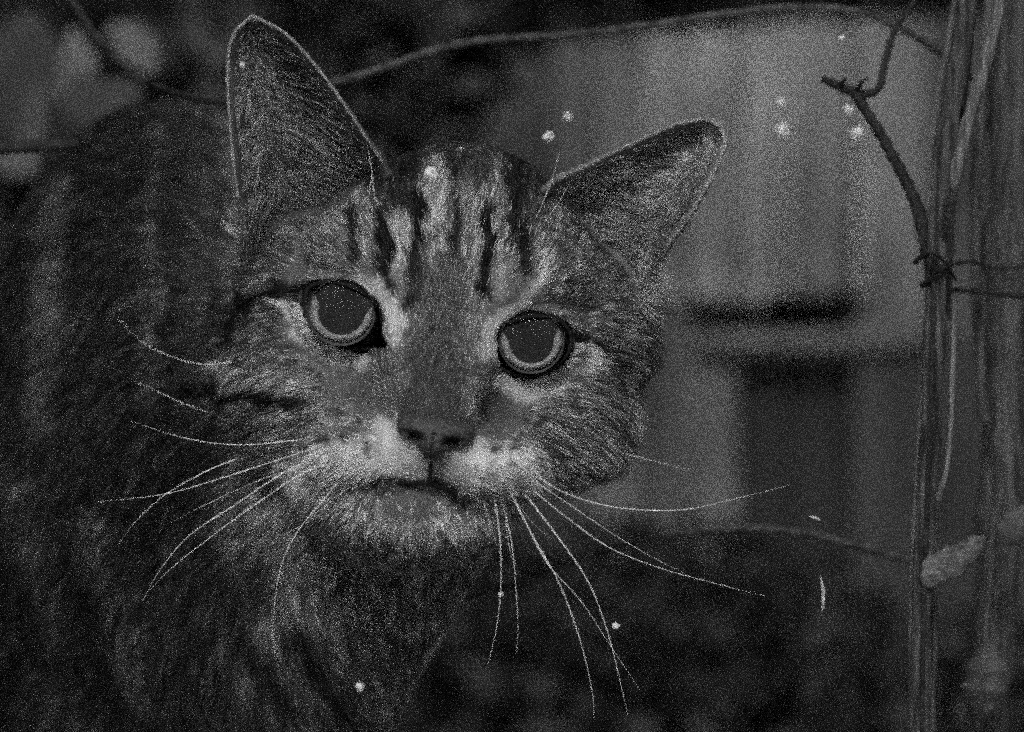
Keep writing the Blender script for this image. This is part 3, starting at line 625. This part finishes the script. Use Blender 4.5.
bush('tall dark leafy bush behind the ears, left of the pale boards', P(350, 50, 62), (7, 5, 9), 1400, 1.6, M_leafdark, 3)
bush('dark leafy bush rising above the top of the fence', P(760, -260, 110), (60, 14, 17), 4000, 3.2, M_leafdark, 4)
bush('low dark leafy bush in front of the fence foot', P(640, 800, 66), (17, 7, 14), 8000, 1.0, M_leafdark, 5)
bush('dark leafy bush filling the gap below the fence rail', P(800, 450, 98), (6, 5, 10), 900, 1.8, M_leafdark, 6)
bush('low dark bush at the right foot of the fence', P(960, 800, 60), (9, 6, 9), 3000, 1.0, M_leafdark, 8)
hl = thing('hedge', 'dark hedge filling the far background beyond the fence', 'hedge', (0, 1.9, 0))
leaves('foliage', 16000, np.array([0, 190, 10.]), np.array([130, 18, 60]), 4.5, M_leafdark, 9, hl)
v, f = merge([tube(catmull([(x, 190, GZ), (x+3, 190, 20), (x-4, 190, 50)], 8), np.linspace(2, .6, 8), 8) for x in range(-110, 120, 20)]); mesh_np('stem', to_m(v), f, M_bark, hl)

# ------------------------------------------------------------------ twigs, reeds and leaves round the cat
def path_of(pl, n=40): 
    c = catmull([(a, b, y, 0) for a, b, y in pl], n); return np.array([P(a, b, y) for a, b, y, _ in c])
def twig(name, label, cat_, parts_, m, wob=.06, group=None, sides=10):
    a0 = P(*parts_[0][0][0]); t = None; vf = []
    for pl, r0, r1 in parts_:
        n = max(14, 10*len(pl)); pa = path_of(pl, n); r_ = np.linspace(r0, r1, n)*(1+.10*np.sin(np.arange(n)*1.7)+.06*RNG.normal(size=n)); vf.append(tube(pa, r_, sides, wob))
    v, f = merge(vf); o = mesh_np(name, to_m(v), f, m); tag(o, label, cat_, group); return o
twig('twig', 'long thin twig arching across the top above both ears', 'twig', [([(230, 104, 9), (290, 92, 8), (345, 80, 6), (385, 68, 6), (430, 52, 6), (480, 41, 6), (560, 36, 6), (640, 27, 6), (720, 15, 6), (785, 8, 6), (850, 10, 6), (900, 28, 6), (945, 56, 7), (975, 80, 8)], .13, .10)], M_barkpale)
twig('twig', 'dark forked twig slanting down from a knot to the reed stems', 'twig', [([(822, 78, 3), (842, 88, 3), (855, 95, 3), (878, 130, 3), (900, 170, 3), (918, 210, 3), (928, 252, 3), (935, 290, 4)], .10, .20), ([(850, 92, 3), (868, 94, 3), (880, 86, 3), (884, 66, 3.5), (895, 30, 4), (915, 0, 4), (925, -20, 4)], .12, .07), ([(838, 88, 3), (846, 78, 2.6)], .09, .03), ([(856, 92, 3), (862, 82, 2.6), (868, 78, 2.4)], .08, .02)], M_bark)
twig('twig', 'thin twig curving low across the picture below the whiskers', 'twig', [([(420, 604, 12), (470, 596, 10), (540, 575, 9), (600, 552, 8), (660, 537, 7), (720, 529, 6), (780, 530, 6), (840, 541, 5), (905, 559, 5), (935, 568, 5)], .07, .13)], M_barkpale)
twig('twig', 'dark twig slanting down at the top left in front of pale leaves', 'twig', [([(60, -20, 7), (75, 5, 7), (98, 38, 6), (120, 62, 6), (148, 84, 5)], .11, .10), ([(148, 84, 5), (190, 97, 6), (235, 104, 6.5)], .10, .07)], M_bark)
twig('twig', 'dark level twig at the left edge above the back of the cat', 'twig', [([(-40, 152, 5.5), (0, 148, 5.5), (45, 146, 5.5), (78, 144, 5.5)], .2, .14)], M_bark)
twig('twig', 'short dark level twig poking in from the right edge', 'twig', [([(940, 290, 5), (975, 291, 5), (1000, 294, 5), (1060, 300, 5)], .07, .08)], M_bark)
twig('twig', 'thin dark twig crossing behind the reeds near the top right edge', 'twig', [([(978, 124, 8), (1005, 126, 8), (1060, 128, 8)], .08, .06)], M_bark)
def reed(label, pl, r, m, nodes=(), wob=.05):
    base = path_of(pl, 60); vf = []; n = len(base); rad = np.full(n, r)*(1+.05*np.sin(np.arange(n)*.9))
    for t_ in nodes:
        i = int(t_*(n-1)); rad[max(0, i-1):i+2] *= 1.22
    v, f = tube(base, rad, 14, wob*.4); o = mesh_np('reed_stem', to_m(v), f, m); tag(o, label, 'reed', 'reed stems at the right'); return o
reed('main upright reed stem running the full height right of the gap', [(972, -30, 2), (962, 40, 2), (948, 130, 2), (938, 220, 2), (936, 300, 2), (932, 400, 2), (926, 500, 2), (922, 600, 2), (920, 760, 2), (918, 1400, 2)], .26, M_reed, (.25, .5))
reed('pale thin reed crossing in front of the main stem near the top', [(1003, -20, 0), (996, 20, 0), (980, 80, 0), (966, 130, 0), (955, 180, 0), (948, 215, 1), (944, 260, 3)], .17, M_reedpale, (.35,))
reed('thin reed just left of the main stem', [(958, -20, 3), (950, 30, 3), (940, 90, 3), (932, 160, 3), (929, 260, 3), (926, 340, 3), (921, 420, 3), (914, 520, 3), (912, 620, 3), (912, 760, 3), (912, 1400, 3)], .08, M_reedpale)
reed('thin pale reed ending in a hooked tip beside the main stem', [(955, 300, 1), (953, 360, 1), (951, 420, 1), (946, 470, 1), (938, 500, 1)], .075, M_reedpale)
reed('thick dim reed behind at the far right', [(1012, -30, 8), (1010, 120, 8), (1006, 300, 8), (1002, 480, 8), (995, 640, 8), (985, 760, 8), (980, 1300, 8)], .60, M_reed, (.3, .55))
reed('dark thin reed leaning at the top right corner', [(992, -20, 6), (985, 60, 6), (978, 140, 6), (975, 230, 6), (978, 330, 6), (985, 420, 6)], .16, M_reed)
reed('thin reed down the right side of the main stem', [(940, 290, 3.5), (938, 400, 3.5), (936, 520, 3.5), (934, 640, 3.5), (932, 760, 3.5), (932, 1400, 3.5)], .10, M_reed)
for args in [('thin dark reed just right of the main stem near the top', [(975, -20, 3), (968, 60, 3), (958, 150, 3), (950, 240, 3), (947, 320, 3)], .10, M_bark),
             ('dark strip added for the groove along the middle of the main reed', [(935, 250, 1.6), (932, 360, 1.6), (928, 480, 1.6), (924, 600, 1.6), (922, 760, 1.6), (922, 1400, 1.6)], .07, M_bark),  # dark strip stands in for the groove of the main reed
             ('pale thin reed in front of the thick dim reed', [(1000, 330, 5), (998, 430, 5), (992, 540, 5), (985, 650, 5), (980, 760, 5), (980, 1350, 5)], .07, M_reed)]: reed(*args)
twig('twig', 'knotted dark tendrils wound round the reeds where the forked twig meets them', 'twig', [([(915, 262, 2), (930, 252, 1.2), (945, 262, 1.5), (956, 280, 2.2)], .07, .04), ([(920, 240, 2), (934, 268, 1.2), (950, 272, 2)], .06, .04), ([(922, 285, 2.2), (938, 274, 1.4), (955, 250, 2)], .08, .04)], M_bark)
twig('twig', 'thin dark twig crossing the reeds just above the right edge twig', 'twig', [([(936, 268, 4), (970, 262, 4), (1000, 268, 4.5), (1050, 262, 5)], .06, .05)], M_bark)
def blade(name, label, cat_, pl, wd, m, th=.04, ex=.9, group=None):
    n = 30; pa = path_of(pl, n); t_ = np.linspace(0, 1, n); w = wd*np.sin(np.pi*np.clip(t_*.97+.015, 0, 1))**ex*(1+.10*np.sin(t_*23)+.05*np.sin(t_*57))
    v, f = tube(pa, w, 12, .01, th/wd*2); o = mesh_np(name, to_m(v), f, m); tag(o, label, cat_, group); return o
blade('leaf', 'broad pale withered leaf across the main reed stem low on the right', 'leaf', [(926, 586, 1.5), (936, 570, 1.5), (958, 558, 2), (984, 538, 3)], .42, noisy('leaf_withered', .04, .17, 220, .7, stretch=(1, 1, 3)), th=.02, ex=.55)
blade('leaf', 'pale leaf sticking in at the right edge', 'leaf', [(1000, 545, 4), (1012, 530, 4), (1040, 500, 4)], .45, M_leafpale)
blade('leaf', 'pale withered sheath hanging on the thick dim reed', 'leaf', [(988, 640, 6), (985, 680, 6), (982, 722, 6)], .6, M_leafpale, th=.3)
LG = 'pale blurred leaves at the top left'
for lb, pl, w in [('broad pale blurred leaf hanging below the slanting twig', [(140, 85, 30), (110, 110, 30), (80, 140, 30), (40, 195, 31)], 1.7),
                  ('long upright pale blurred leaf left of the slanting twig', [(72, 25, 34), (78, 60, 34), (75, 100, 34), (66, 150, 34)], .8),
                  ('pale blurred leaf at the left edge above the level twig', [(-30, 60, 42), (20, 80, 42), (60, 170, 42)], 2.6),
                  ('dim blurred leaf right of the slanting twig', [(105, 25, 34), (135, 45, 34), (155, 75, 34)], .8),
                  ('pale blurred leaf below the level twig', [(-20, 165, 36), (30, 162, 36), (75, 158, 36)], .7)]:
    blade('leaf', lb, 'leaf', pl, w, M_leafpale, group=LG)
# ------------------------------------------------------------------ snow flecks and straw
def fleck(px, py, y, r, label):
    bm = bmesh.new(); bmesh.ops.create_icosphere(bm, subdivisions=2, radius=r)
    for v in bm.verts: v.co *= random.uniform(.75, 1.25)
    m_ = bpy.data.meshes.new('snowflake'); bm.to_mesh(m_); bm.free(); m_.materials.append(M_snow)
    o = bpy.data.objects.new('snowflake', m_); COL.objects.link(o); o.location = to_m(P(px, py, y)); o.scale = (.01,)*3
    tag(o, label, 'snowflake', 'falling snowflakes')
for a in [(431, 174, -3.2, .17, 'bright snowflake over the middle of the forehead'), (460, 152, 1.5, .12, 'faint snowflake at the top of the forehead'), (548, 137, 3, .14, 'bright snowflake above the base of the right ear'),
          (568, 117, 6, .11, 'faint snowflake just above the bright one by the right ear'), (242, 65, .0, .07, 'small snowflake inside the tip of the left ear'), (842, 38, 3, .08, 'small snowflake under the arching twig'),
          (783, 130, 8, .18, 'bright snowflake on the tip of the left grass blade'), (857, 133, 6, .19, 'bright snowflake beside the dark slanting twig'), (781, 103, 10, .12, 'faint snowflake above the one on the left grass blade'), (848, 110, 6, .12, 'dim snowflake just below the twig knot'),
          (616, 626, -2, .09, 'small snowflake among the right whiskers'), (360, 687, 3.2, .11, 'bright snowflake low on the chest'), (501, 594, -2.3, .06, 'tiny snowflake stuck on a drooping whisker')]: fleck(*a)
for lb, pl, w in [('short pale straw bit floating above the low twig', [(809, 516, 1), (815, 518, 1), (821, 521, 1)], .045), ('thin pale upright straw bit hanging below the low twig', [(820, 574, 1), (823, 590, 1), (823, 602, 1), (822, 613, 1)], .04)]:
    blade('straw', lb, 'straw', pl, w, M_straw, th=.04)
